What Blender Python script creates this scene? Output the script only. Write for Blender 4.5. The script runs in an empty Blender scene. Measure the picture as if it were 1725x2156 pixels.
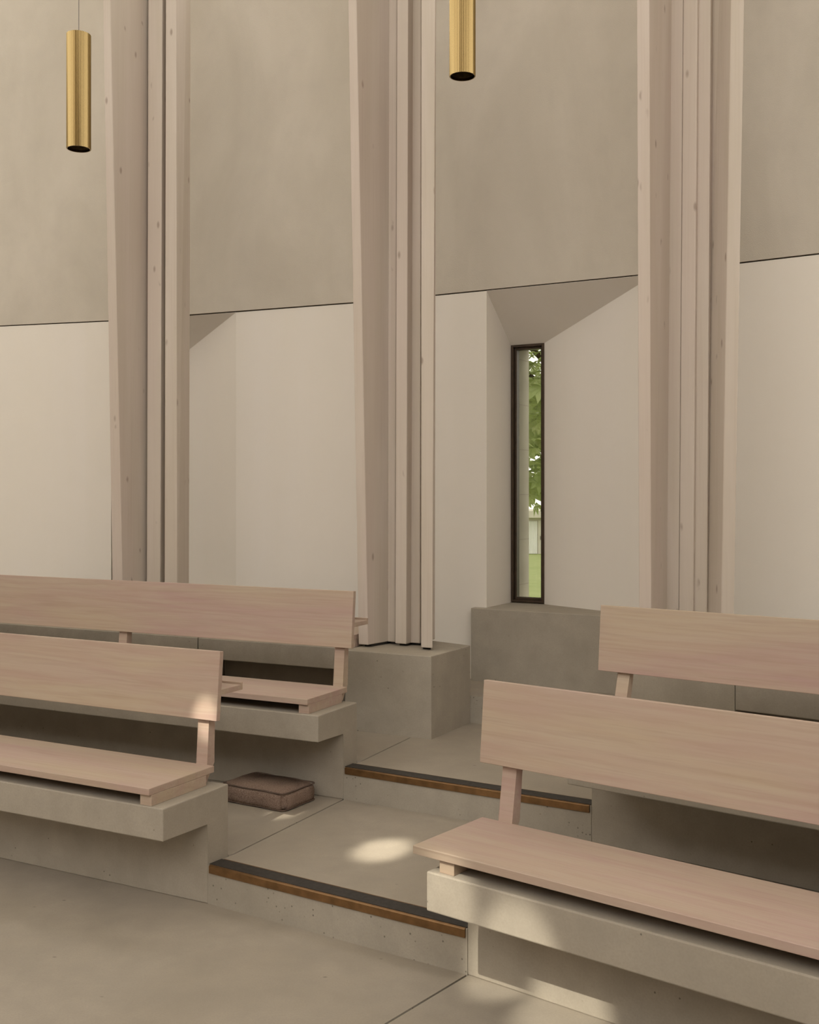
import bpy, bmesh, math, random
from mathutils import Vector, Matrix
random.seed(7)
S = bpy.context.scene
COL = S.collection
R = math.radians

# ------------------------------------------------------------------ helpers
def link(name, bm, mat, parent=None, smooth=False):
    bmesh.ops.recalc_face_normals(bm, faces=bm.faces[:])
    me = bpy.data.meshes.new(name)
    bm.to_mesh(me); bm.free()
    if smooth:
        for p in me.polygons: p.use_smooth = True
    for m in (mat if isinstance(mat, (list, tuple)) else [mat]): me.materials.append(m)
    o = bpy.data.objects.new(name, me)
    COL.objects.link(o)
    if parent is not None: o.parent = parent
    return o

def empty(name, loc, rz=0.0, label=None, cat=None, group=None):
    o = bpy.data.objects.new(name, None)
    COL.objects.link(o)
    o.location = loc; o.rotation_euler = (0, 0, rz)
    o.empty_display_size = .1
    tag(o, label, cat, group)
    return o

def tag(o, label=None, cat=None, group=None, kind=None):
    if label: o['label'] = label
    if cat: o['category'] = cat
    if group: o['group'] = group
    if cat and not kind: kind = 'thing'
    if kind: o['kind'] = kind
    return o

def struct(o, label=None):
    o['kind'] = 'structure'
    if label: o['label'] = label
    return o

def bevel(bm, edges, w, seg=2):
    if w > 0:
        bmesh.ops.bevel(bm, geom=edges, offset=w, segments=seg, affect='EDGES', profile=.5)

def prism(bm, poly, z0, z1, top=None, w=0.0, seg=2):
    """vertical prism: plan polygon from z0 to z1 (optionally another polygon at the top)"""
    top = top or poly
    n = len(poly)
    a = [bm.verts.new((p[0], p[1], z0)) for p in poly]
    b = [bm.verts.new((p[0], p[1], z1)) for p in top]
    fs = [bm.faces.new(a[::-1]), bm.faces.new(b)]
    for i in range(n):
        fs.append(bm.faces.new((a[i], a[(i+1) % n], b[(i+1) % n], b[i])))
    if w > 0: bevel(bm, list({e for f in fs for e in f.edges}), w, seg)
    return bm

def box(bm, x0, x1, y0, y1, z0, z1, w=0.0, seg=2):
    return prism(bm, [(x0, y0), (x1, y0), (x1, y1), (x0, y1)], z0, z1, w=w, seg=seg)

def profx(bm, prof, x0, x1, w=0.0, seg=2):
    """profile in (y, z) extruded along x"""
    a = [bm.verts.new((x0, p[0], p[1])) for p in prof]
    b = [bm.verts.new((x1, p[0], p[1])) for p in prof]
    n = len(prof)
    fs = [bm.faces.new(a), bm.faces.new(b[::-1])]
    for i in range(n):
        fs.append(bm.faces.new((a[(i+1) % n], a[i], b[i], b[(i+1) % n])))
    if w > 0: bevel(bm, list({e for f in fs for e in f.edges}), w, seg)
    return bm

def tube(bm, p0, p1, r0, r1=None, n=10):
    r1 = r0 if r1 is None else r1
    p0 = Vector(p0); p1 = Vector(p1); d = (p1-p0).normalized()
    u = d.orthogonal().normalized(); v = d.cross(u)
    A = []; B = []
    for i in range(n):
        t = 2*math.pi*i/n; k = u*math.cos(t)+v*math.sin(t)
        A.append(bm.verts.new(p0+k*r0)); B.append(bm.verts.new(p1+k*r1))
    for i in range(n):
        bm.faces.new((A[i], A[(i+1) % n], B[(i+1) % n], B[i]))
    bm.faces.new(A[::-1]); bm.faces.new(B)

def B(): return bmesh.new()

# ------------------------------------------------------------------ materials
class NT:
    def __init__(s, name):
        s.m = bpy.data.materials.new(name); s.m.use_nodes = True
        s.t = s.m.node_tree; s.t.nodes.clear()
        s.out = s.n('ShaderNodeOutputMaterial')
        s.tc = s.n('ShaderNodeTexCoord')
    def n(s, typ, **kw):
        nd = s.t.nodes.new(typ)
        for k, v in kw.items():
            if k in nd.inputs: nd.inputs[k].default_value = v
            else: setattr(nd, k, v)
        return nd
    def l(s, a, b): s.t.links.new(a, b)
    def mapped(s, scale, loc=(0, 0, 0), rot=(0, 0, 0)):
        m = s.n('ShaderNodeMapping'); m.inputs['Scale'].default_value = scale
        m.inputs['Location'].default_value = loc; m.inputs['Rotation'].default_value = rot
        s.l(s.tc.outputs['Object'], m.inputs['Vector']); return m.outputs['Vector']
    def noise(s, vec, scale, detail=4, rough=.55, dist=0.0):
        q = s.n('ShaderNodeTexNoise', Scale=scale, Detail=detail, Roughness=rough, Distortion=dist)
        s.l(vec, q.inputs['Vector']); return q.outputs['Fac']
    def ramp(s, fac, stops):
        r = s.n('ShaderNodeValToRGB')
        el = r.color_ramp.elements
        while len(el) < len(stops): el.new(.5)
        for e, (p, c) in zip(el, stops):
            e.position = p; e.color = (c, c, c, 1) if isinstance(c, (int, float)) else (*c, 1)
        s.l(fac, r.inputs['Fac']); return r.outputs['Color']
    def mix(s, fac, a, b, mode='MIX'):
        q = s.n('ShaderNodeMix', data_type='RGBA', blend_type=mode)
        for sock, val in ((q.inputs[0], fac), (q.inputs[6], a), (q.inputs[7], b)):
            if isinstance(val, (int, float)): sock.default_value = val
            elif isinstance(val, tuple): sock.default_value = (*val, 1)
            else: s.l(val, sock)
        return q.outputs[2]
    def principled(s, color, rough=.6, metal=0.0, spec=.3, bump=None, bstr=.1, bdist=.01):
        p = s.n('ShaderNodeBsdfPrincipled')
        if isinstance(color, tuple): p.inputs['Base Color'].default_value = (*color, 1)
        else: s.l(color, p.inputs['Base Color'])
        if isinstance(rough, (int, float)): p.inputs['Roughness'].default_value = rough
        else: s.l(rough, p.inputs['Roughness'])
        p.inputs['Metallic'].default_value = metal
        p.inputs['Specular IOR Level'].default_value = spec
        if bump is not None:
            b = s.n('ShaderNodeBump', Strength=bstr, Distance=bdist)
            s.l(bump, b.inputs['Height']); s.l(b.outputs['Normal'], p.inputs['Normal'])
        s.l(p.outputs['BSDF'], s.out.inputs['Surface'])
        return p

def mat_concrete(name, a, b, pits=True, rough=.7, scale=1.0, spec=.25, flecks=False, dense=False):
    t = NT(name)
    v = t.mapped((1, 1, 1))
    big = t.noise(v, 1.6*scale, 6, .6, .6)
    mid = t.noise(v, 9*scale, 5, .6)
    c = t.mix(t.ramp(big, [(.3, 0.), (.7, 1.)]), a, b)
    c = t.mix(t.ramp(mid, [(.35, .0), (.72, .6)]), c, tuple(x*.72 for x in a))
    fine = t.noise(v, 160, 3, .6)
    c = t.mix(t.ramp(fine, [(.4, 0.), (.8, .3)]), c, tuple(x*.6 for x in a))
    if pits:
        vo = t.n('ShaderNodeTexVoronoi', Scale=42.0 if dense else 26.0); t.l(v, vo.inputs['Vector'])
        msk = t.ramp(vo.outputs['Distance'], [(.09, 1.), (.17, 0.)] if dense else [(.05, 1.), (.10, 0.)])
        sel = t.ramp(t.noise(v, 5, 2), [(.44, 0.), (.5, 1.)] if dense else [(.52, 0.), (.6, 1.)])
        c = t.mix(t.mix(1.0, msk, sel, 'MULTIPLY'), c, tuple(x*.38 for x in a))
    if flecks:
        m2 = t.mapped((1, 2.6, 1), rot=(0, 0, .6))
        vo = t.n('ShaderNodeTexVoronoi', Scale=4.2); t.l(m2, vo.inputs['Vector'])
        msk = t.ramp(vo.outputs['Distance'], [(.022, 1.), (.04, 0.)])
        c = t.mix(msk, c, tuple(x*.3 for x in a))
    t.principled(c, rough, 0, spec, mid, .06, .01)
    return t.m

def mat_oak(name):
    t = NT(name)
    info = t.n('ShaderNodeObjectInfo')
    add = t.n('ShaderNodeVectorMath', operation='MULTIPLY_ADD')
    add.inputs[1].default_value = (1, 1, 1)
    t.l(t.tc.outputs['Object'], add.inputs[0])
    cmb = t.n('ShaderNodeCombineXYZ'); mul = t.n('ShaderNodeMath', operation='MULTIPLY'); mul.inputs[1].default_value = 23.0
    t.l(info.outputs['Random'], mul.inputs[0])
    for i in range(3): t.l(mul.outputs[0], cmb.inputs[i])
    t.l(cmb.outputs[0], add.inputs[2])
    def mp(scale):
        m = t.n('ShaderNodeMapping'); m.inputs['Scale'].default_value = scale
        t.l(add.outputs[0], m.inputs['Vector']); return m.outputs['Vector']
    big = t.noise(mp((.5, 2.5, 2.5)), 2.2, 3, .5, .4)
    fig = t.noise(mp((.35, 5, 5)), 3.2, 4, .55, 1.6)
    wav = t.n('ShaderNodeTexWave', wave_type='BANDS', bands_direction='Z', Scale=9.0, Distortion=7.0, Detail=3.0)
    wav.inputs['Detail Scale'].default_value = 1.2
    t.l(mp((.22, 1, 1)), wav.inputs['Vector'])
    fine = t.noise(mp((3, 130, 130)), 1.0, 3, .6)
    c = t.mix(t.ramp(big, [(.36, 0.), (.64, 1.)]), (.445, .345, .25), (.42, .285, .245))
    c = t.mix(t.ramp(fig, [(.4, 0.), (.66, .5)]), c, (.47, .385, .30))
    c = t.mix(t.ramp(wav.outputs['Fac'], [(.55, 0.), (.95, .13)]), c, (.34, .225, .165))
    c = t.mix(t.ramp(fine, [(.5, 0.), (.75, .35)]), c, (.33, .235, .175))
    t.principled(c, .48, 0, .35, fine, .03, .004)
    return t.m

def mat_spruce(name):
    t = NT(name)
    v1 = t.mapped((6, 6, .5)); v2 = t.mapped((90, 90, 1.2)); v3 = t.mapped((15, 15, 6.5), rot=(.25, .2, 0))
    big = t.noise(v1, 1.6, 4, .55, .3)
    fine = t.noise(v2, 1.0, 3, .6)
    c = t.mix(t.ramp(big, [(.35, 0.), (.65, 1.)]), (.58, .50, .425), (.53, .455, .37))
    c = t.mix(t.ramp(t.noise(t.mapped((3, 3, .3), loc=(4, 1, 2)), 1.2, 2), [(.45, 0.), (.6, .5)]), c, (.55, .45, .385))
    c = t.mix(t.ramp(fine, [(.5, 0.), (.8, .3)]), c, (.45, .35, .28))
    vo = t.n('ShaderNodeTexVoronoi', Scale=1.0); t.l(v3, vo.inputs['Vector'])
    k = t.ramp(vo.outputs['Distance'], [(.07, .8), (.17, 0.)])
    sel = t.ramp(t.noise(t.mapped((14, 14, 6)), 1.0, 1), [(.52, 0.), (.58, 1.)])
    c = t.mix(t.mix(1.0, k, sel, 'MULTIPLY'), c, (.30, .23, .18))
    t.principled(c, .55, 0, .25, fine, .04, .003)
    return t.m

def mat_plaster(name, a, b, streak=False, rough=.85, bump=.03):
    t = NT(name)
    v = t.mapped((1, 1, 1))
    n1 = t.noise(t.mapped((1, 1, .45 if not streak else .1)), 2.0 if not streak else 3.0, 5, .55, .5)
    c = t.mix(t.ramp(n1, [(.35, 0.), (.68, 1.)]), a, b)
    n2 = t.noise(v, 7.0, 5, .6)
    c = t.mix(t.ramp(n2, [(.45, 0.), (.75, .3 if not streak else .06)]), c, tuple(x*.8 for x in a))
    n3 = t.noise(v, 220, 2, .5)
    t.principled(c, rough, 0, .2, n3, bump*4, .002)
    return t.m

def mat_plain(name, c, rough=.5, metal=0.0, spec=.4, var=.15, scale=30):
    t = NT(name)
    n1 = t.noise(t.mapped((1, 1, 1)), scale, 4, .6)
    col = t.mix(t.ramp(n1, [(.35, 0.), (.7, 1.)]), c, tuple(x*(1-var) for x in c))
    t.principled(col, rough, metal, spec, n1, .03, .002)
    return t.m

M = {}
M['slab'] = mat_concrete('cast concrete', (.405, .354, .288), (.345, .298, .237))
M['block'] = mat_concrete('plinth concrete', (.425, .372, .30), (.36, .31, .247))
M['riser'] = mat_concrete('pitted riser concrete', (.42, .372, .305), (.35, .305, .245), dense=True)
M['floor'] = mat_concrete('polished concrete floor', (.385, .331, .268), (.32, .27, .21), pits=False, rough=.5, scale=.8, spec=.35, flecks=True)
M['oak'] = mat_oak('limed oak')
M['spruce'] = mat_spruce('whitewashed spruce')
M['smooth'] = mat_plaster('smooth white plaster', (.80, .737, .66), (.785, .722, .632), streak=True)
M['render'] = mat_plaster('rough lime render', (.595, .533, .447), (.515, .458, .376), bump=.08)
M['dark'] = mat_plain('shadow gap', (.06, .045, .03), .9)
M['bronze'] = mat_plain('bronze edge', (.27, .15, .065), .38, .75, .5, .35, 18)
M['strip'] = mat_plain('black anti-slip strip', (.045, .038, .033), .6, 0, .3, .4, 60)
M['frame'] = mat_plain('dark bronze frame', (.085, .058, .038), .4, .5, .5, .3, 20)
M['steel'] = mat_plain('dark steel plate', (.05, .045, .04), .5, .4)
M['stone'] = None
M['lawn'] = None

# brushed brass
t = NT('ribbed brass')
t.principled((.27, .19, .08), .26, 1.0, .5)
M['brass'] = t.m
M['lamp_inner'] = mat_plain('lamp reflector', (.10, .07, .035), .35, .7, .5, .5, 60)
M['cord'] = mat_plain('grey cord', (.25, .22, .19), .6)

# tweed cushion
t = NT('brown tweed')
v = t.mapped((1, 1, 1))
n1 = t.noise(v, 260, 2, .7); n2 = t.noise(v, 8, 3)
c = t.mix(t.ramp(n1, [(.35, 0.), (.65, 1.)]), (.155, .10, .075), (.31, .225, .175))
c = t.mix(t.ramp(n2, [(.4, 0.), (.8, .2)]), c, (.13, .085, .065))
t.principled(c, .95, 0, .1, n1, .35, .003)
M['tweed'] = t.m
M['piping'] = mat_plain('brown piping', (.12, .08, .06), .9)

# ashlar stone jamb outside the window
t = NT('pale ashlar')
v = t.mapped((1, 1, 1))
sep = t.n('ShaderNodeSeparateXYZ'); t.l(t.tc.outputs['Object'], sep.inputs[0])
md = t.n('ShaderNodeMath', operation='FRACT'); sc = t.n('ShaderNodeMath', operation='MULTIPLY_ADD')
sc.inputs[1].default_value = 1/.265; sc.inputs[2].default_value = .58
t.l(sep.outputs['Z'], sc.inputs[0]); t.l(sc.outputs[0], md.inputs[0])
joint = t.ramp(md.outputs[0], [(.0, 1.), (.018, 0.)])
n1 = t.noise(v, 6, 5)
c = t.mix(t.ramp(n1, [(.35, 0.), (.7, 1.)]), (.70, .65, .54), (.58, .53, .44))
c = t.mix(joint, c, (.36, .32, .25))
t.principled(c, .85, 0, .2, t.noise(v, 90, 2), .1, .003)
M['stone'] = t.m

t = NT('mown grass')
v = t.mapped((1, 1, 1))
c = t.mix(t.ramp(t.noise(v, 1.2, 5, .6), [(.35, 0.), (.7, 1.)]), (.27, .31, .12), (.36, .385, .18))
c = t.mix(t.ramp(t.noise(v, 25, 3), [(.4, 0.), (.8, .4)]), c, (.08, .13, .02))
t.principled(c, .9, 0, .1)
M['lawn'] = t.m

t = NT('chestnut leaf')
oi = t.n('ShaderNodeTexCoord')
c = t.mix(t.ramp(t.noise(t.mapped((1, 1, 1)), 2.2, 2), [(.35, 0.), (.65, 1.)]), (.50, .58, .28), (.70, .74, .44))
d = t.n('ShaderNodeBsdfDiffuse'); tr = t.n('ShaderNodeBsdfTranslucent'); mx = t.n('ShaderNodeMixShader', Fac=.45)
t.l(c, d.inputs['Color']); t.l(c, tr.inputs['Color'])
t.l(d.outputs[0], mx.inputs[1]); t.l(tr.outputs[0], mx.inputs[2]); t.l(mx.outputs[0], t.out.inputs['Surface'])
M['leaf'] = t.m
M['bark'] = mat_plain('bark', (.10, .075, .05), .9, 0, .1, .4, 12)
M['white_wall'] = mat_plain('cream render', (.60, .56, .48), .9, 0, .1, .05, 2)
M['white_paint'] = mat_plain('white paint', (.80, .79, .76), .7, 0, .2, .03, 2)

# glass: tinted pane
t = NT('tinted window glass')
tr = t.n('ShaderNodeBsdfTransparent'); tr.inputs['Color'].default_value = (.64, .64, .60, 1)
gl = t.n('ShaderNodeBsdfGlossy', Roughness=.02); fr = t.n('ShaderNodeFresnel', IOR=1.45)
mx = t.n('ShaderNodeMixShader')
t.l(fr.outputs[0], mx.inputs[0]); t.l(tr.outputs[0], mx.inputs[1]); t.l(gl.outputs[0], mx.inputs[2])
t.l(mx.outputs[0], t.out.inputs['Surface'])
M['glass'] = t.m

# ------------------------------------------------------------------ levels
L1Z, L2Z, L3Z = .138, .276, .414
# riser lines (plan): left and right ends of each aisle step
A1L, A1R = (-.711, 3.843), (.174, 3.277)
A2L, A2R = (-.282, 4.660), (.682, 4.088)
TH = {'L1': R(-27.7), 'R1': R(-38.5), 'L2': R(-26.6), 'R2': R(-37.5)}
def dv(th): return (math.cos(th), math.sin(th)), (-math.sin(th), math.cos(th))
def at(o, th, x, y):
    d, u = dv(th); return (o[0]+d[0]*x+u[0]*y, o[1]+d[1]*x+u[1]*y)

PLF, PLB = (.1027, 5.181), (.311, 5.555)       # plinth front-right, back-right corner
thp = R(-27.0)

# ------------------------------------------------------------------ floors
ang = R(-27.7)
jn = (.866, 1.0)
# lower floor in two pours with a thin open joint between them
jx, jy = A1R
jd = Vector((-.62, -.785)).normalized()         # joint running back towards the viewer
def joint_pt(k, off):
    nrm = Vector((-jd.y, jd.x))
    p = Vector((jx, jy))+jd*k+nrm*off
    return (p.x, p.y)
g = .0038
b = B(); prism(b, [at(A1L, TH['L1'], -7.5, .005), at(A1L, TH['L1'], 0, .005), (jx-.008, jy+.012), joint_pt(0, -g), joint_pt(9.2, -g), (-9.5, -5.6), (-10.0, 3.0)], -.12, 0)
struct(link('floor', b, M['floor']), 'wide grey-beige polished concrete floor in the foreground')
b = B(); prism(b, [joint_pt(0, g), at(A1R, TH['R1'], 0, .005), at(A1R, TH['R1'], 6.0, .005), (6.5, -5.6), joint_pt(9.2, g)], -.12, 0)
struct(link('floor', b, M['floor']), 'concrete floor slab right of the diagonal joint, by the near right bench')
b = B(); box(b, -12, 9, -8, 10, -.2, -.121)
struct(link('floor', b, M['dark']))

# tier one (behind the front benches) in two pours: joint runs from the bench end to the upper bench
tb = .118
jA = at(A1L, TH['L1'], .012, .135); jB = at(A2L, TH['L2'], .0, -.004)
v = Vector((jB[0]-jA[0], jB[1]-jA[1])).normalized(); nn = Vector((-v.y, v.x))*.004
b = B(); prism(b, [at(A1L, TH['L1'], -6, tb), at(A1L, TH['L1'], .002, tb), (jA[0]+nn.x, jA[1]+nn.y), (jB[0]+nn.x, jB[1]+nn.y), at(A2L, TH['L2'], -.02, .05), at(A2L, TH['L2'], -6, .05)], -.1, L1Z)
struct(link('floor', b, M['floor']), 'first raised floor tier under the left benches')
b = B(); prism(b, [A1L, A1R, at(A1R, TH['R1'], 0, tb), at(A1R, TH['R1'], 4.5, tb), at(A2R, TH['R2'], 4.0, .05), at(A2R, TH['R2'], 0, .05), A2R, (A2R[0], A2R[1]+.03), (A2L[0]+.01, A2L[1]+.03), (jB[0]-nn.x, jB[1]-nn.y), (jA[0]-nn.x, jA[1]-nn.y)], -.1, L1Z)
struct(link('floor', b, M['floor']), 'first raised floor tier in the aisle between the benches')
# tier two
PLfl = at(PLF, thp, -.475, 0)
jC = at(A2L, TH['L2'], .018, .125); jD = (.010, 5.235)
v = Vector((jD[0]-jC[0], jD[1]-jC[1])).normalized(); n2 = Vector((-v.y, v.x))*.004
b = B(); prism(b, [at(A2L, TH['L2'], -6, tb), at(A2L, TH['L2'], .002, tb), (jC[0]+n2.x, jC[1]+n2.y), (jD[0]+n2.x, jD[1]+n2.y), (-.32, 5.50), (-1.6, 6.12), (-6.0, 8.0)], -.05, L2Z)
struct(link('floor', b, M['floor']), 'second raised floor tier behind the upper left bench')
b = B(); prism(b, [A2L, A2R, at(A2R, TH['R2'], 0, tb), at(A2R, TH['R2'], 4.5, tb), (4.9, 2.9), (1.6, 4.55), (.95, 5.21), (.33, 5.575), (.02, 5.72), (jD[0]-n2.x, jD[1]-n2.y), (jC[0]-n2.x, jC[1]-n2.y)], -.05, L2Z)
struct(link('floor', b, M['floor']), 'second raised floor tier in the aisle beside the concrete plinth')
# tier three (walkway along the wall)
b = B(); prism(b, [(-6.0, 7.6), (-1.9, 6.35), (-1.05, 6.02), (-.10, 5.77), (.311, 5.557), (1.05, 5.07), (1.55, 4.72), (5.2, 2.4), (5.2, 3.4), (1.8, 5.4), (-.1, 6.5), (-1.95, 7.3), (-5.2, 8.2)], -.05, L3Z)
struct(link('floor', b, M['floor']), 'topmost floor tier along the back wall')

for o in [q for q in COL.objects if q.name.startswith('floor') and q.dimensions.z > .05]:
    o.data.materials.append(M['riser'])
    for p in o.data.polygons:
        if abs(p.normal.z) < .5: p.material_index = 1

# ------------------------------------------------------------------ walls
PL = [(-4.835, 7.889), (-1.943, 7.097), (-.208, 6.370), (1.255, 5.565), (1.612, 5.304), (3.3, 4.195), (4.9, 2.7), (5.6, .6), (5.2, -1.8),
      (3.2, -4), (0, -5.2), (-4, -4.8), (-7, -2.8), (-8.6, .3), (-8.4, 3.4), (-7.0, 6.3)]
def offs(poly, d):
    n = len(poly); out = []
    for i in range(n):
        p0 = Vector(poly[i-1]); p1 = Vector(poly[i]); p2 = Vector(poly[(i+1) % n])
        a = (p1-p0).normalized(); c = (p2-p1).normalized()
        na = Vector((-a.y, a.x)); nc = Vector((-c.y, c.x))
        k = (na+nc).normalized(); k /= max(.4, k.dot(na))
        out.append((p1.x+k.x*d, p1.y+k.y*d))
    return out
OUT = offs(PL, .34); INN = offs(PL, -.004); GAPI = offs(PL, .012)
JZ = 2.564
WALL_TOP = 5.2
def wall_seg(name, i, poly, z0, z1, mat, outer=OUT):
    j = (i+1) % len(PL)
    b = B(); prism(b, [poly[i], poly[j], outer[j], outer[i]], z0, z1)
    return struct(link(name, b, mat))
sides = {0: 'back', 1: 'back', 2: 'back', 3: 'back', 4: 'back', 5: 'right', 6: 'right', 7: 'right', 8: 'front', 9: 'front', 10: 'front', 11: 'front', 12: 'left', 13: 'left', 14: 'left', 15: 'left'}
CLOSED = {6, 7}
for i in range(len(PL)):
    top = 9.2 if i in CLOSED else {'back': 5.0, 'front': 4.5, 'left': 6.4, 'right': 9.2}[sides[i]]
    wall_seg('wall_%s_upper' % sides[i], i, INN, JZ+.007, top, M['render'])
    wall_seg('trim_1', i, GAPI, JZ, JZ+.007, M['dark'])
    if i not in (1, 2, 3):
        wall_seg('wall_%s_lower' % sides[i], i, PL, -.1, JZ, M['smooth'])
b = B(); prism(b, [(x*1.03, y*1.03) for x, y in OUT], 9.2, 9.4)
struct(link('ceiling', b, M['smooth']), 'plain white ceiling above the frame')

# window bays of the lower wall
def frame_of(pend, d, length=.946):
    ps = (pend[0]-d[0]*length, pend[1]-d[1]*length)
    n = (-d[1], d[0])
    return lambda u, v: (ps[0]+d[0]*u+n[0]*v, ps[1]+d[1]*u+n[1]*v)
def unit(x, y):
    l = math.hypot(x, y); return (x/l, y/l)
d3 = unit(.876, -.482); d2 = unit(.92, -.392)
N3 = frame_of((1.255, 5.565), d3); N2 = frame_of((-1.073, 6.739), d2)
WL_U, WR_U, WV, HEAD = .003, .207, .335, 2.302
BLOCK_TOP = L3Z+.400
# flat wall pieces
b = B(); prism(b, [N2(.946, 0), PL[2], N3(0, 0), N3(0, .345), (PL[2][0]+.17, PL[2][1]+.32), N2(1.0, .345), N2(.215, .345), N2(WR_U, WV)], -.1, JZ)
struct(link('wall_back_lower', b, M['smooth']), 'smooth white lower wall between the left and middle columns')
b = B(); prism(b, [N3(WR_U, WV), N3(.946, 0), PL[4], OUT[4], N3(.946, .345), N3(.215, .345)], -.1, JZ)
struct(link('wall_back_lower', b, M['smooth']), 'smooth white splayed wall right of the narrow window')
b = B(); prism(b, [PL[1], N2(0, 0), N2(0, .345), OUT[1]], -.1, JZ)
struct(link('wall_back_lower', b, M['smooth']))
for N in (N2, N3):      # sloping soffit above each window
    b = B()
    P = lambda u, v, z: b.verts.new((*N(u, v), z))
    a0, a1, a2, a3 = P(0, 0, JZ), P(.946, 0, JZ), P(WR_U, WV, HEAD), P(0, WV, HEAD)
    c0, c1, c2, c3 = P(0, 0, JZ+.001), P(.946, 0, JZ+.001), P(WR_U, WV, JZ+.001), P(0, WV, JZ+.001)
    b.faces.new((a0, a1, a2, a3)); b.faces.new((c0, c3, c2, c1))
    b.faces.new((a3, a2, c2, c3)); b.faces.new((a0, a3, c3, c0)); b.faces.new((a1, c1, c2, a2)); b.faces.new((a0, c0, c1, a1))
    struct(link('wall_back_soffit', b, M['smooth']), 'sloping plaster soffit above the window recess')
    # outer stone leaf with the window opening
    for (u0, u1, z0, z1) in ((-.75, .006, -.6, 5.2), (.204, 1.3, -.6, 5.2), (.006, .204, -.6, BLOCK_TOP), (.006, .204, HEAD, 5.2)):
        b = B(); prism(b, [N(u0, .346+.052), N(u1, .346+.052), N(u1, .59), N(u0, .59)], z0, z1)
        struct(link('wall_back_outer', b, M['stone']))
# window frame and pane
def window(N, name, label):
    root = bpy.data.objects.new(name, None); COL.objects.link(root); struct(root, label)
    z0, z1 = BLOCK_TOP+.004, HEAD
    def ring(nm, u0, u1, zz0, zz1, w, v0, v1, mat):
        b = B()
        for (a0, a1, q0, q1) in ((u0, u0+w, zz0, zz1), (u1-w, u1, zz0, zz1), (u0+w, u1-w, zz0, zz0+w), (u0+w, u1-w, zz1-w, zz1)):
            prism(b, [N(a0, v0), N(a1, v0), N(a1, v1), N(a0, v1)], q0, q1, w=.0015, seg=1)
        return link(nm, b, mat, root)
    ring('outer_frame', WL_U, WR_U, z0, z1, .014, WV-.006, WV+.062, M['frame'])
    ring('inner_frame', WL_U+.014, WR_U-.014, z0+.014, z1-.014, .013, WV+.014, WV+.055, M['frame'])
    b = B(); prism(b, [N(WL_U+.024, WV+.032), N(WR_U-.024, WV+.032), N(WR_U-.024, WV+.038), N(WL_U+.024, WV+.038)], z0+.024, z1-.024)
    link('pane', b, M['glass'], root)
window(N3, 'window_1', 'tall narrow bronze-framed window with green leaves outside')
window(N2, 'window_2', 'second narrow window hidden behind the left column')
# concrete blocks under the windows
def sill_block(N, name, label):
    b = B(); prism(b, [N(-.072, -.052), N(1.10, -.075), N(1.10, -.001), N(.946, -.001), N(WR_U, WV-.001), N(WL_U, WV-.001), N(.001, -.001), N(-.072, -.001)], L3Z-.05, BLOCK_TOP, w=.004)
    o = link(name, b, M['block']); tag(o, label, 'concrete block'); return o
sill_block(N3, 'window_seat_block', 'long grey concrete block under the narrow window')
# part of the block that fills the recess of the hidden bay
hb = sill_block(N2, 'wall_back_sill', None)
for k in ('category', 'group'):
    if k in hb: del hb[k]
struct(hb)

# ------------------------------------------------------------------ plinths and columns
PWID = .475
def plinth(corner, th, label):
    d, u = dv(th)
    f_r = corner; b_r = (corner[0]+.208, corner[1]+.374)
    if abs(th-thp) > .01:
        b_r = (corner[0]+u[0]*.428, corner[1]+u[1]*.428)
    f_l = (f_r[0]-d[0]*PWID, f_r[1]-d[1]*PWID); b_l = (b_r[0]-d[0]*PWID, b_r[1]-d[1]*PWID)
    ex, ey = u[0]*.14, u[1]*.14
    b = B(); prism(b, [f_l, f_r, b_r, (b_l[0]+ex, b_l[1]+ey), (b_l[0]+ex-.02, b_l[1]+ey)][:4], L2Z-.02, L2Z+.395, w=.004)
    o = link('column_plinth', b, M['block']); return tag(o, label, 'plinth', 'concrete plinths under the timber columns')
plinth(PLF, thp, 'grey concrete plinth in the centre carrying the middle timber column')
o3 = at(at(PLF, thp, -PWID, 0), R(-26.3), -.004, .29)
pl1 = at(o3, R(-26.3), -.937, -.24)
plinth(pl1, R(-26.2), 'concrete plinth under the left timber column behind the left benches')
plinth((1.329, 4.454), R(-37), 'concrete plinth under the right timber column behind the right bench')

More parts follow.
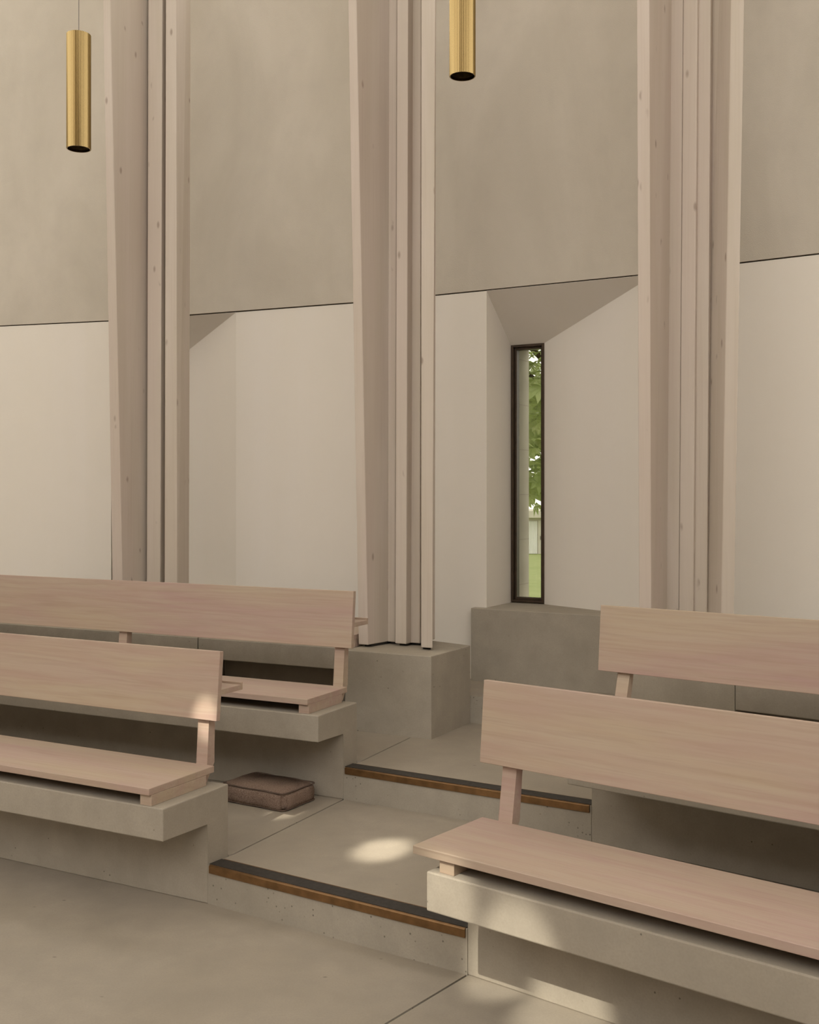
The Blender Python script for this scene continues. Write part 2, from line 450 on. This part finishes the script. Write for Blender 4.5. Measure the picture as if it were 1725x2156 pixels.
COLS = [
 ('left timber column, a cluster of pale fins behind the upper left bench', (-1.44, 6.10, L2Z+.395), [
  ([(-1.6245, 5.97), (-1.5612, 5.947), (-1.4223, 6.1865), (-1.4856, 6.2095)], [(-1.6538, 5.88), (-1.6111, 5.8645), (-1.41, 6.1847), (-1.4527, 6.2002)], 4.107),
  ([(-1.4628, 6.06), (-1.3808, 6.0301), (-1.2987, 6.2556), (-1.3808, 6.2855)], [(-1.4536, 6.06), (-1.3673, 6.0286), (-1.2852, 6.2541), (-1.3715, 6.2855)], 4.188),
  ([(-1.3503, 6.0), (-1.2724, 5.9716), (-1.2387, 6.12), (-1.3166, 6.1484)], [(-1.3425, 6.0), (-1.2801, 5.9773), (-1.228, 6.12), (-1.2904, 6.1427)], 4.161)]),
 ('middle timber column standing on the exposed concrete plinth', (-.05, 5.55, L2Z+.395), [
  ([(-.2576, 5.5), (-.2087, 5.4751), (-.0528, 5.6795), (-.1017, 5.7044)], [(-.3058, 5.42), (-.2635, 5.3984), (-.0446, 5.6788), (-.087, 5.7004)], 3.899),
  ([(-.1135, 5.6), (-.0742, 5.58), (-.0015, 5.7225), (-.0408, 5.7426)], [(-.1061, 5.6), (-.0644, 5.5787), (.0082, 5.7213), (-.0335, 5.7426)], 3.98),
  ([(-.0736, 5.535), (-.0168, 5.5061), (.0831, 5.7021), (.0263, 5.731)], [(-.0639, 5.535), (-.0072, 5.5061), (.0927, 5.7021), (.036, 5.731)], 3.951),
  ([(-.0036, 5.56), (.0518, 5.5317), (.1335, 5.6921), (.0781, 5.7204)], [(.0061, 5.56), (.0579, 5.5336), (.1396, 5.694), (.0878, 5.7204)], 3.962),
  ([(.0575, 5.39), (.1133, 5.3616), (.1175, 5.66), (.0612, 5.69)], [(.0585, 5.37), (.1267, 5.3352), (.1322, 5.645), (.0625, 5.68)], 3.876)]),
 ('right timber column rising behind the far right bench', (1.25, 4.92, L2Z+.395), [
  ([(1.0112, 4.8), (1.0585, 4.7681), (1.2116, 5.015), (1.1643, 5.0469)], [(.9924, 4.76), (1.0403, 4.7277), (1.2346, 5.0126), (1.1867, 5.0449)], 3.601),
  ([(1.1613, 4.94), (1.2111, 4.9064), (1.3006, 5.039), (1.2507, 5.0726)], [(1.1806, 4.94), (1.2322, 4.9052), (1.3217, 5.0379), (1.2701, 5.0726)], 3.682),
  ([(1.2095, 4.9), (1.264, 4.8632), (1.3759, 5.029), (1.3214, 5.0658)], [(1.2309, 4.9), (1.2852, 4.8633), (1.3971, 5.0291), (1.3427, 5.0658)], 3.664),
  ([(1.2697, 4.885), (1.3218, 4.8498), (1.4225, 4.9991), (1.3703, 5.0342)], [(1.291, 4.885), (1.3412, 4.8511), (1.4418, 5.0003), (1.3916, 5.0342)], 3.657),
  ([(1.3461, 4.72), (1.3934, 4.6881), (1.3622, 4.9373), (1.3149, 4.9692)], [(1.3875, 4.7), (1.435, 4.668), (1.3704, 4.9352), (1.3229, 4.9672)], 3.574)]),
]
ZB, ZT = L2Z+.408, 6.6
for lab, org, fins in COLS:
    if lab.startswith('left'):
        fins = [([(x*1.03, y*1.03) for x, y in p], [(x*1.03, y*1.03) for x, y in q], 1.45+(z-1.45)*1.03) for p, q, z in fins]
        org = (org[0]*1.03, org[1]*1.03, org[2])
    root = empty('timber_column', org, 0, lab, 'timber column', 'clustered timber columns along the wall')
    for k, (pb, pt, zt) in enumerate(fins):
        e = (ZT-ZB)/(zt-ZB)
        pe = [(p[0]+(q[0]-p[0])*e, p[1]+(q[1]-p[1])*e) for p, q in zip(pb, pt)]
        loc = lambda P: [(x-org[0], y-org[1]) for x, y in P]
        b = B(); prism(b, loc(pb), ZB-org[2], ZT-org[2], top=loc(pe), w=.004, seg=2)
        link('timber_fin', b, M['spruce'], root)
        cx = sum(p[0] for p in pb)/4; cy = sum(p[1] for p in pb)/4
        b = B(); prism(b, loc([(cx+(x-cx)*.7, cy+(y-cy)*.7) for x, y in pb]), 0, ZB-org[2]+.002)
        link('base_plate', b, M['steel'], root)

# ------------------------------------------------------------------ concrete bench bases
def bench_base(o, th, z, prof_x0, prof_x1, slab_x0, slab_x1, over, label, name='concrete_bench_base', low=0.0):
    root_z = z
    r = empty(name, (o[0], o[1], root_z), th, label, 'concrete bench base', 'cast concrete bench bases')
    b = B()
    if abs(prof_x0-slab_x0) < 1e-6 and abs(prof_x1-slab_x1) < 1e-6:
        profx(b, [(0, low), (.118, low), (.118, .395), (-over, .395), (-over, .285), (0, .285)], slab_x0, slab_x1, w=.004)
    else:
        profx(b, [(.0, .285), (.118, .285), (.118, .395), (-over, .395), (-over, .285)], slab_x0, slab_x1, w=.004)
        profx(b, [(0, low), (.118, low), (.118, .39), (0, .39)], prof_x0, prof_x1, w=.004)
    link('seat_slab', b, M['slab'], r)
    return r
bench_base(A1L, TH['L1'], 0, -3.6, 0, -3.6, 0, .239, 'low left concrete bench base carrying the near left oak bench')
bench_base(A2L, TH['L2'], L1Z, -3.6, 0, -3.6, 0, .208, 'raised left concrete bench base above the brown cushion')
bench_base(A1R, TH['R1'], 0, 0, 3.4, .05, 3.4, .267, 'near right concrete bench base with a patch of sunlight')
bench_base(A2R, TH['R2'], L1Z, 0, 3.2, .053, 3.2, .277, 'raised right concrete bench base behind the near right bench')
bench_base(o3, R(-26.3), L2Z, -.93, 0, -.93, 0, .24, 'uppermost left concrete bench base abutting the central plinth')
o4 = at((1.329, 4.454), R(-37), .002, .24)
bench_base(o4, R(-37), L2Z, 0, 2.6, 0, 2.6, .24, 'uppermost right concrete bench base beside the right column')
o5 = at(pl1, R(-26.2), -PWID-.006, .24)
bench_base(o5, R(-26), L2Z, -2.2, 0, -2.2, 0, .24, 'far left concrete bench base at the frame edge')

# ------------------------------------------------------------------ oak benches
def bench(o, th, z, label, x0, x1, posts, yf=-.245, yb=.105, plank=None, dz=0.0, bearers=None, ledge=None, post_dy=0.0):
    r = empty('oak_bench', (o[0], o[1], z), th, label, 'bench', 'pale oak benches on concrete bases')
    b = B(); box(b, x0, x1, yf, yb, .433, .457, w=.002); link('seat', b, M['oak'], r)
    for bx in bearers:
        b = B(); box(b, bx, bx+.05, yf+.012, yb-.045, .395, .433, w=.0015); link('bearer', b, M['oak'], r)
    for px in posts:
        b = B(); q = plank[2]
        profx(b, [(yb-.042, .395), (yb-.002, .395), (yb+.042, .457), (q+.056, .64), (q+.062, .80+dz), (q+.0375, .80+dz), (q+.021, .622+dz), (yb, .457), (yb-.042, .433)], px, px+.05, w=.0015)
        link('post', b, M['oak'], r)
    if plank:
        p0, p1, py = plank
        b = B(); z0, z1 = .622+dz, .872+dz
        profx(b, [(py, z0), (py+.022, z0-.002), (py+.044, z1-.002), (py+.022, z1)], p0, p1, w=.002); link('backrest', b, M['oak'], r)
        b = B(); lx0, lx1 = ledge
        box(b, lx0, lx1, py+.033, py+.165, .711+dz, .731+dz, w=.0015)
        box(b, lx0, lx1, py+.153, py+.165, .7305+dz, .739+dz, w=.001)
        link('book_ledge', b, M['oak'], r)
    return r
bench(A1L, TH['L1'], 0, 'near left oak bench, its backrest end touched by sunlight', -3.5, -.054, [-.135, -1.37, -2.6], plank=(-3.5, -.036, .094), bearers=[-.104, -1.35, -2.6], ledge=(-3.5, -.04))
bench(A2L, TH['L2'], L1Z, 'far left oak bench on the raised tier behind the near one', -3.5, -.054, [-.125, -1.36, -2.6], yf=-.205, yb=.125, plank=(-3.5, -.03, .118), dz=.006, bearers=[-.104, -1.35, -2.6], ledge=(-3.5, -.035))
bench(A1R, TH['R1'], 0, 'near right oak bench whose long seat runs out of the frame', .0, 3.3, [.06, 1.30, 2.5], yf=-.265, yb=.078, plank=(-.012, 3.3, .082), bearers=[.085, 1.3, 2.5], ledge=(0, 3.3))
bench(A2R, TH['R2'], L1Z, 'far right oak bench on the raised tier before the right column', -.01, 3.1, [.045, 1.28, 2.5], yf=-.277, yb=.08, plank=(-.03, 3.1, .11), dz=.006, bearers=[.07, 1.3, 2.5], ledge=(-.02, 3.1))
bench(o3, R(-26.3), L2Z, 'short backless oak seat mostly hidden beside the middle column', -.88, .0, [], yf=-.19, yb=.16, bearers=[-.86, -.05])

# ------------------------------------------------------------------ step nosings
def nosing(a, c, z, label):
    v = Vector((c[0]-a[0], c[1]-a[1])); L = v.length; th = math.atan2(v.y, v.x)
    r = empty('step_nosing', (a[0], a[1], z), th, label, 'step nosing', 'bronze step nosings')
    b = B(); profx(b, [(-.006, -.027), (.002, -.027), (.002, -.002), (.075, -.002), (.075, .0015), (.001, .0015), (-.006, -.001)], .009, L-.006, w=.0008, seg=1)
    link('bronze_edge', b, M['bronze'], r)
    b = B(); box(b, .004, L-.004, .004, .066, .0012, .003)
    link('anti_slip_strip', b, M['strip'], r)
nosing(A1L, A1R, L1Z, 'bronze and black nosing on the lower aisle step')
nosing(A2L, A2R, L2Z, 'bronze and black nosing on the upper aisle step')

# ------------------------------------------------------------------ cushion
cth = R(-31)
cu = empty('kneeler_cushion', (-.600, 4.648, L1Z), cth, 'brown tweed box cushion on the floor under the raised left bench', 'cushion')
b = B()
bmesh.ops.create_cube(b, size=1)
for vtx in b.verts: vtx.co = Vector((vtx.co.x*.335, vtx.co.y*.222, (vtx.co.z+.5)*.076))
bmesh.ops.bevel(b, geom=[e for e in b.edges if abs(e.verts[0].co.z-e.verts[1].co.z) > .02], offset=.02, segments=3, affect='EDGES')
bmesh.ops.bevel(b, geom=[e for e in b.edges if abs(e.verts[0].co.z-e.verts[1].co.z) < .001 and len(e.link_faces) == 2 and e.calc_face_angle(0) > 1], offset=.006, segments=2, affect='EDGES')
bmesh.ops.subdivide_edges(b, edges=b.edges[:], cuts=3, use_grid_fill=True)
bmesh.ops.triangulate(b, faces=[f for f in b.faces if len(f.verts) > 4])
for vtx in b.verts:
    x, y, zz = vtx.co
    rx, ry = x/.1675, y/.111
    if zz > .07: vtx.co.z += .007*(1-rx*rx)*(1-ry*ry) - .004*max(0, rx*rx*ry*ry) + .002*math.sin(31*x+9*y)
    if .004 < zz < .07:
        k = math.sin(math.pi*zz/.076)*.006
        vtx.co.x += k*(1 if x > 0 else -1)*(abs(rx) > .9); vtx.co.y += k*(1 if y > 0 else -1)*(abs(ry) > .9)
link('cushion_body', b, M['tweed'], cu, smooth=True)
def piping(z):
    b = B(); pts = []
    hx, hy, rr = .1675, .111, .02
    for cxs, cys, a0 in ((1, 1, 0), (-1, 1, 90), (-1, -1, 180), (1, -1, 270)):
        for k in range(5):
            a = R(a0+k*22.5); pts.append((cxs*(hx-rr)+rr*math.cos(a), cys*(hy-rr)+rr*math.sin(a), 0))
    full = []
    for i in range(len(pts)):
        p, q = Vector(pts[i]), Vector(pts[(i+1) % len(pts)])
        n = 6 if (q-p).length > .05 else 1
        for k in range(n): full.append(p.lerp(q, k/n))
    rings = []
    n = len(full)
    for i, p in enumerate(full):
        tdir = (full[(i+1) % n]-full[i-1]).normalized(); nrm = Vector((tdir.y, -tdir.x, 0))
        zz = z+.0015*math.sin(40*p.x)+.001*math.sin(55*p.y)
        rings.append([b.verts.new((p.x+nrm.x*.003*math.cos(a), p.y+nrm.y*.003*math.cos(a), zz+.003*math.sin(a))) for a in [2*math.pi*k/6 for k in range(6)]])
    for i in range(n):
        A, C = rings[i], rings[(i+1) % n]
        for k in range(6): b.faces.new((A[k], A[(k+1) % 6], C[(k+1) % 6], C[k]))
    link('piping', b, M['piping'], cu, smooth=True)
piping(.0735); piping(.005)

# ------------------------------------------------------------------ pendants
def pendant(x, y, zb, length, rad, label):
    r = empty('pendant_lamp', (x, y, zb), 0, label, 'pendant lamp', 'ribbed brass tube pendants')
    n = 48; b = B()
    prof = []
    seg = n*4
    A, C, D = [], [], []
    for i in range(seg):
        a = 2*math.pi*i/seg
        rr = rad*(1+.022*math.cos(n*a))
        A.append(b.verts.new((rr*math.cos(a), rr*math.sin(a), 0))); C.append(b.verts.new((rr*math.cos(a), rr*math.sin(a), length)))
        D.append(b.verts.new((rad*.93*math.cos(a), rad*.93*math.sin(a), 0)))
    E_ = [b.verts.new((rad*.93*math.cos(2*math.pi*i/seg), rad*.93*math.sin(2*math.pi*i/seg), .07)) for i in range(seg)]
    for i in range(seg):
        j = (i+1) % seg
        b.faces.new((A[i], A[j], C[j], C[i])); b.faces.new((D[j], D[i], E_[i], E_[j])); b.faces.new((A[j], A[i], D[i], D[j]))
    b.faces.new(C)
    link('tube_shade', b, M['brass'], r)
    b = B()
    seg = 40
    prev = None
    for rr, zz in ((rad*.925, .012), (rad*.80, .05), (rad*.5, .068), (rad*.2, .07)):
        ring = [b.verts.new((rr*math.cos(2*math.pi*i/seg), rr*math.sin(2*math.pi*i/seg), zz)) for i in range(seg)]
        if prev:
            for i in range(seg): b.faces.new((prev[i], prev[(i+1) % seg], ring[(i+1) % seg], ring[i]))
        prev = ring
    b.faces.new(prev)
    link('inner_reflector', b, M['lamp_inner'], r)
    b = B(); tube(b, (0, 0, length-.001), (0, 0, length+.018), .007, .004); link('cord_grip', b, M['brass'], r)
    b = B(); tube(b, (0, 0, length+.01), (0, 0, 9.2-zb), .0022, n=8); link('cord', b, M['cord'], r)
pendant(-1.5633, 5.15, 1.45+(1037-314)*5.15/2295, .540, .055, 'left brass tube pendant hanging whole on a thin cord')
pendant(.227, 4.67, 1.45+(1037-161)*4.67/2295, .540, .055, 'right brass tube pendant cut off by the top of the frame')

# ------------------------------------------------------------------ outdoors
b = B()
pts = [(-40, 6.9, -.62), (40, 6.9, -.62), (60, 72, -2.55), (-40, 72, -2.55)]
b.faces.new([b.verts.new(p) for p in pts])
o = link('ground', b, M['lawn']); struct(o, 'green mown lawn seen through the narrow window')
def leafball(name, centre, rad, count, size, parent):
    b = B()
    rnd = random.Random(3)
    for _ in range(count):
        while True:
            p = Vector((rnd.uniform(-1, 1), rnd.uniform(-1, 1), rnd.uniform(-1, 1)))
            if .35 < p.length < 1: break
        p = Vector((p.x*rad[0], p.y*rad[1], p.z*rad[2]))
        stem = Vector((rnd.gauss(0, 1), rnd.gauss(0, 1), rnd.gauss(0, .5)-.3)).normalized()
        nrm = (Vector((0, 0, 1))+.8*Vector((rnd.gauss(0, .6), rnd.gauss(0, .6), 0))).normalized()
        side = stem.cross(nrm).normalized(); nrm = side.cross(stem)
        s = size*rnd.uniform(.7, 1.2)
        for k in range(5):
            a = R(-75+37.5*k); dr = stem*math.cos(a)+side*math.sin(a)
            sd = dr.cross(nrm).normalized()
            L = s*(1-.09*abs(k-2)); w = L*.19
            tip = p+dr*L-nrm*L*.25; mid = p+dr*L*.6+nrm*L*.02
            v0 = b.verts.new(p); v1 = b.verts.new(mid+sd*w-nrm*w*.3); v2 = b.verts.new(tip); v3 = b.verts.new(mid-sd*w-nrm*w*.3); vm = b.verts.new(mid)
            b.faces.new((v0, v1, vm)); b.faces.new((v1, v2, vm)); b.faces.new((v2, v3, vm)); b.faces.new((v3, v0, vm))
    return link(name, b, M['leaf'], parent)
tr = empty('chestnut_tree', (2.3, 17.5, -.93), 0, 'green broad-leaved tree outside the narrow window', 'tree')
lf = leafball('foliage', None, (3.2, 2.6, 3.1), 4200, .26, tr); lf.location = (0, 0, 5.12)
b = B(); tube(b, (.9, .6, 0), (.6, .4, 3.0), .22, .15, 12)
for k in range(9):
    a = k*.72; tube(b, (.6, .4, 2.6+.25*k), (.6+2.1*math.cos(a), .4+1.8*math.sin(a), 3.8+.35*k), .07, .02, 8)
link('trunk', b, M['bark'], tr)
bd = empty('garden_building', (8.1, 70, -2.49), 0, 'low white building across the lawn beyond the window', 'building')
b = B(); box(b, -9, 9, 0, 6, 0, 2.35); link('wall', b, M['white_wall'], bd)
b = B(); box(b, -9.4, 9.4, -.6, 6.4, 2.32, 2.78, w=.02); link('roof_fascia', b, M['white_wall'], bd)
b = B()
for i in range(9): tube(b, (-.62+i*.085, -.04, .02), (-.62+i*.085, -.04, 2.1), .045, n=8)
link('curtain', b, M['white_paint'], bd)
b = B(); box(b, .15, .42, -.06, .01, 0, 2.15, w=.01); link('door_frame', b, M['white_wall'], bd)
b = B(); box(b, .46, 1.6, -.05, .01, 0, 2.15, w=.01); dr = link('door', b, M['white_paint'], bd)
b = B(); tube(b, (.30, -.12, .9), (.30, -.12, 1.15), .02); link('handle', b, M['frame'], dr)

# ------------------------------------------------------------------ light
w = bpy.data.worlds.new('sky'); S.world = w; w.use_nodes = True
bg = w.node_tree.nodes['Background']; bg.inputs['Color'].default_value = (1.0, .975, .935, 1); bg.inputs['Strength'].default_value = 1.0
def beam(name, src, dst, power, size, blend, rad):
    l = bpy.data.lights.new(name, 'SPOT'); l.energy = power; l.spot_size = R(size); l.spot_blend = blend
    l.color = (1, .955, .81); l.shadow_soft_size = rad
    o = bpy.data.objects.new(name, l); COL.objects.link(o); o.location = src
    o.rotation_euler = (Vector(dst)-Vector(src)).to_track_quat('-Z', 'Y').to_euler()
SUN = (-3.4, -1.7, 6.3)
beam('sunbeam_aisle', SUN, (-.10, 4.0, L1Z), 2300, 1.55, .85, .03)
beam('sunbeam_bench', SUN, (.10, 3.0, .31), 1000, 1.7, .7, .03)
beam('sunbeam_backrest', SUN, (-.75, 3.955, .645), 1300, .40, .9, .02)
beam('sunbeam_floor', (SUN[0], SUN[1], 5.4), (.43, 3.03, .01), 1000, 2.3, .8, .02)

# ------------------------------------------------------------------ camera
cam = bpy.data.cameras.new('camera'); co = bpy.data.objects.new('camera', cam); COL.objects.link(co)
co.location = (0, 0, 1.45); co.rotation_euler = (R(90), 0, 0)
cam.sensor_fit = 'HORIZONTAL'; cam.sensor_width = 36; cam.lens = 36*2295/1725
cam.shift_y = -41/1725; cam.clip_end = 300
S.camera = co
S.view_settings.view_transform = 'Standard'; S.view_settings.look = 'None'
S.view_settings.exposure = 1.74; S.view_settings.gamma = 1.0; S.view_settings.use_curve_mapping = False
S.cycles.use_denoising = True
S.cycles.max_bounces = 8; S.cycles.diffuse_bounces = 3
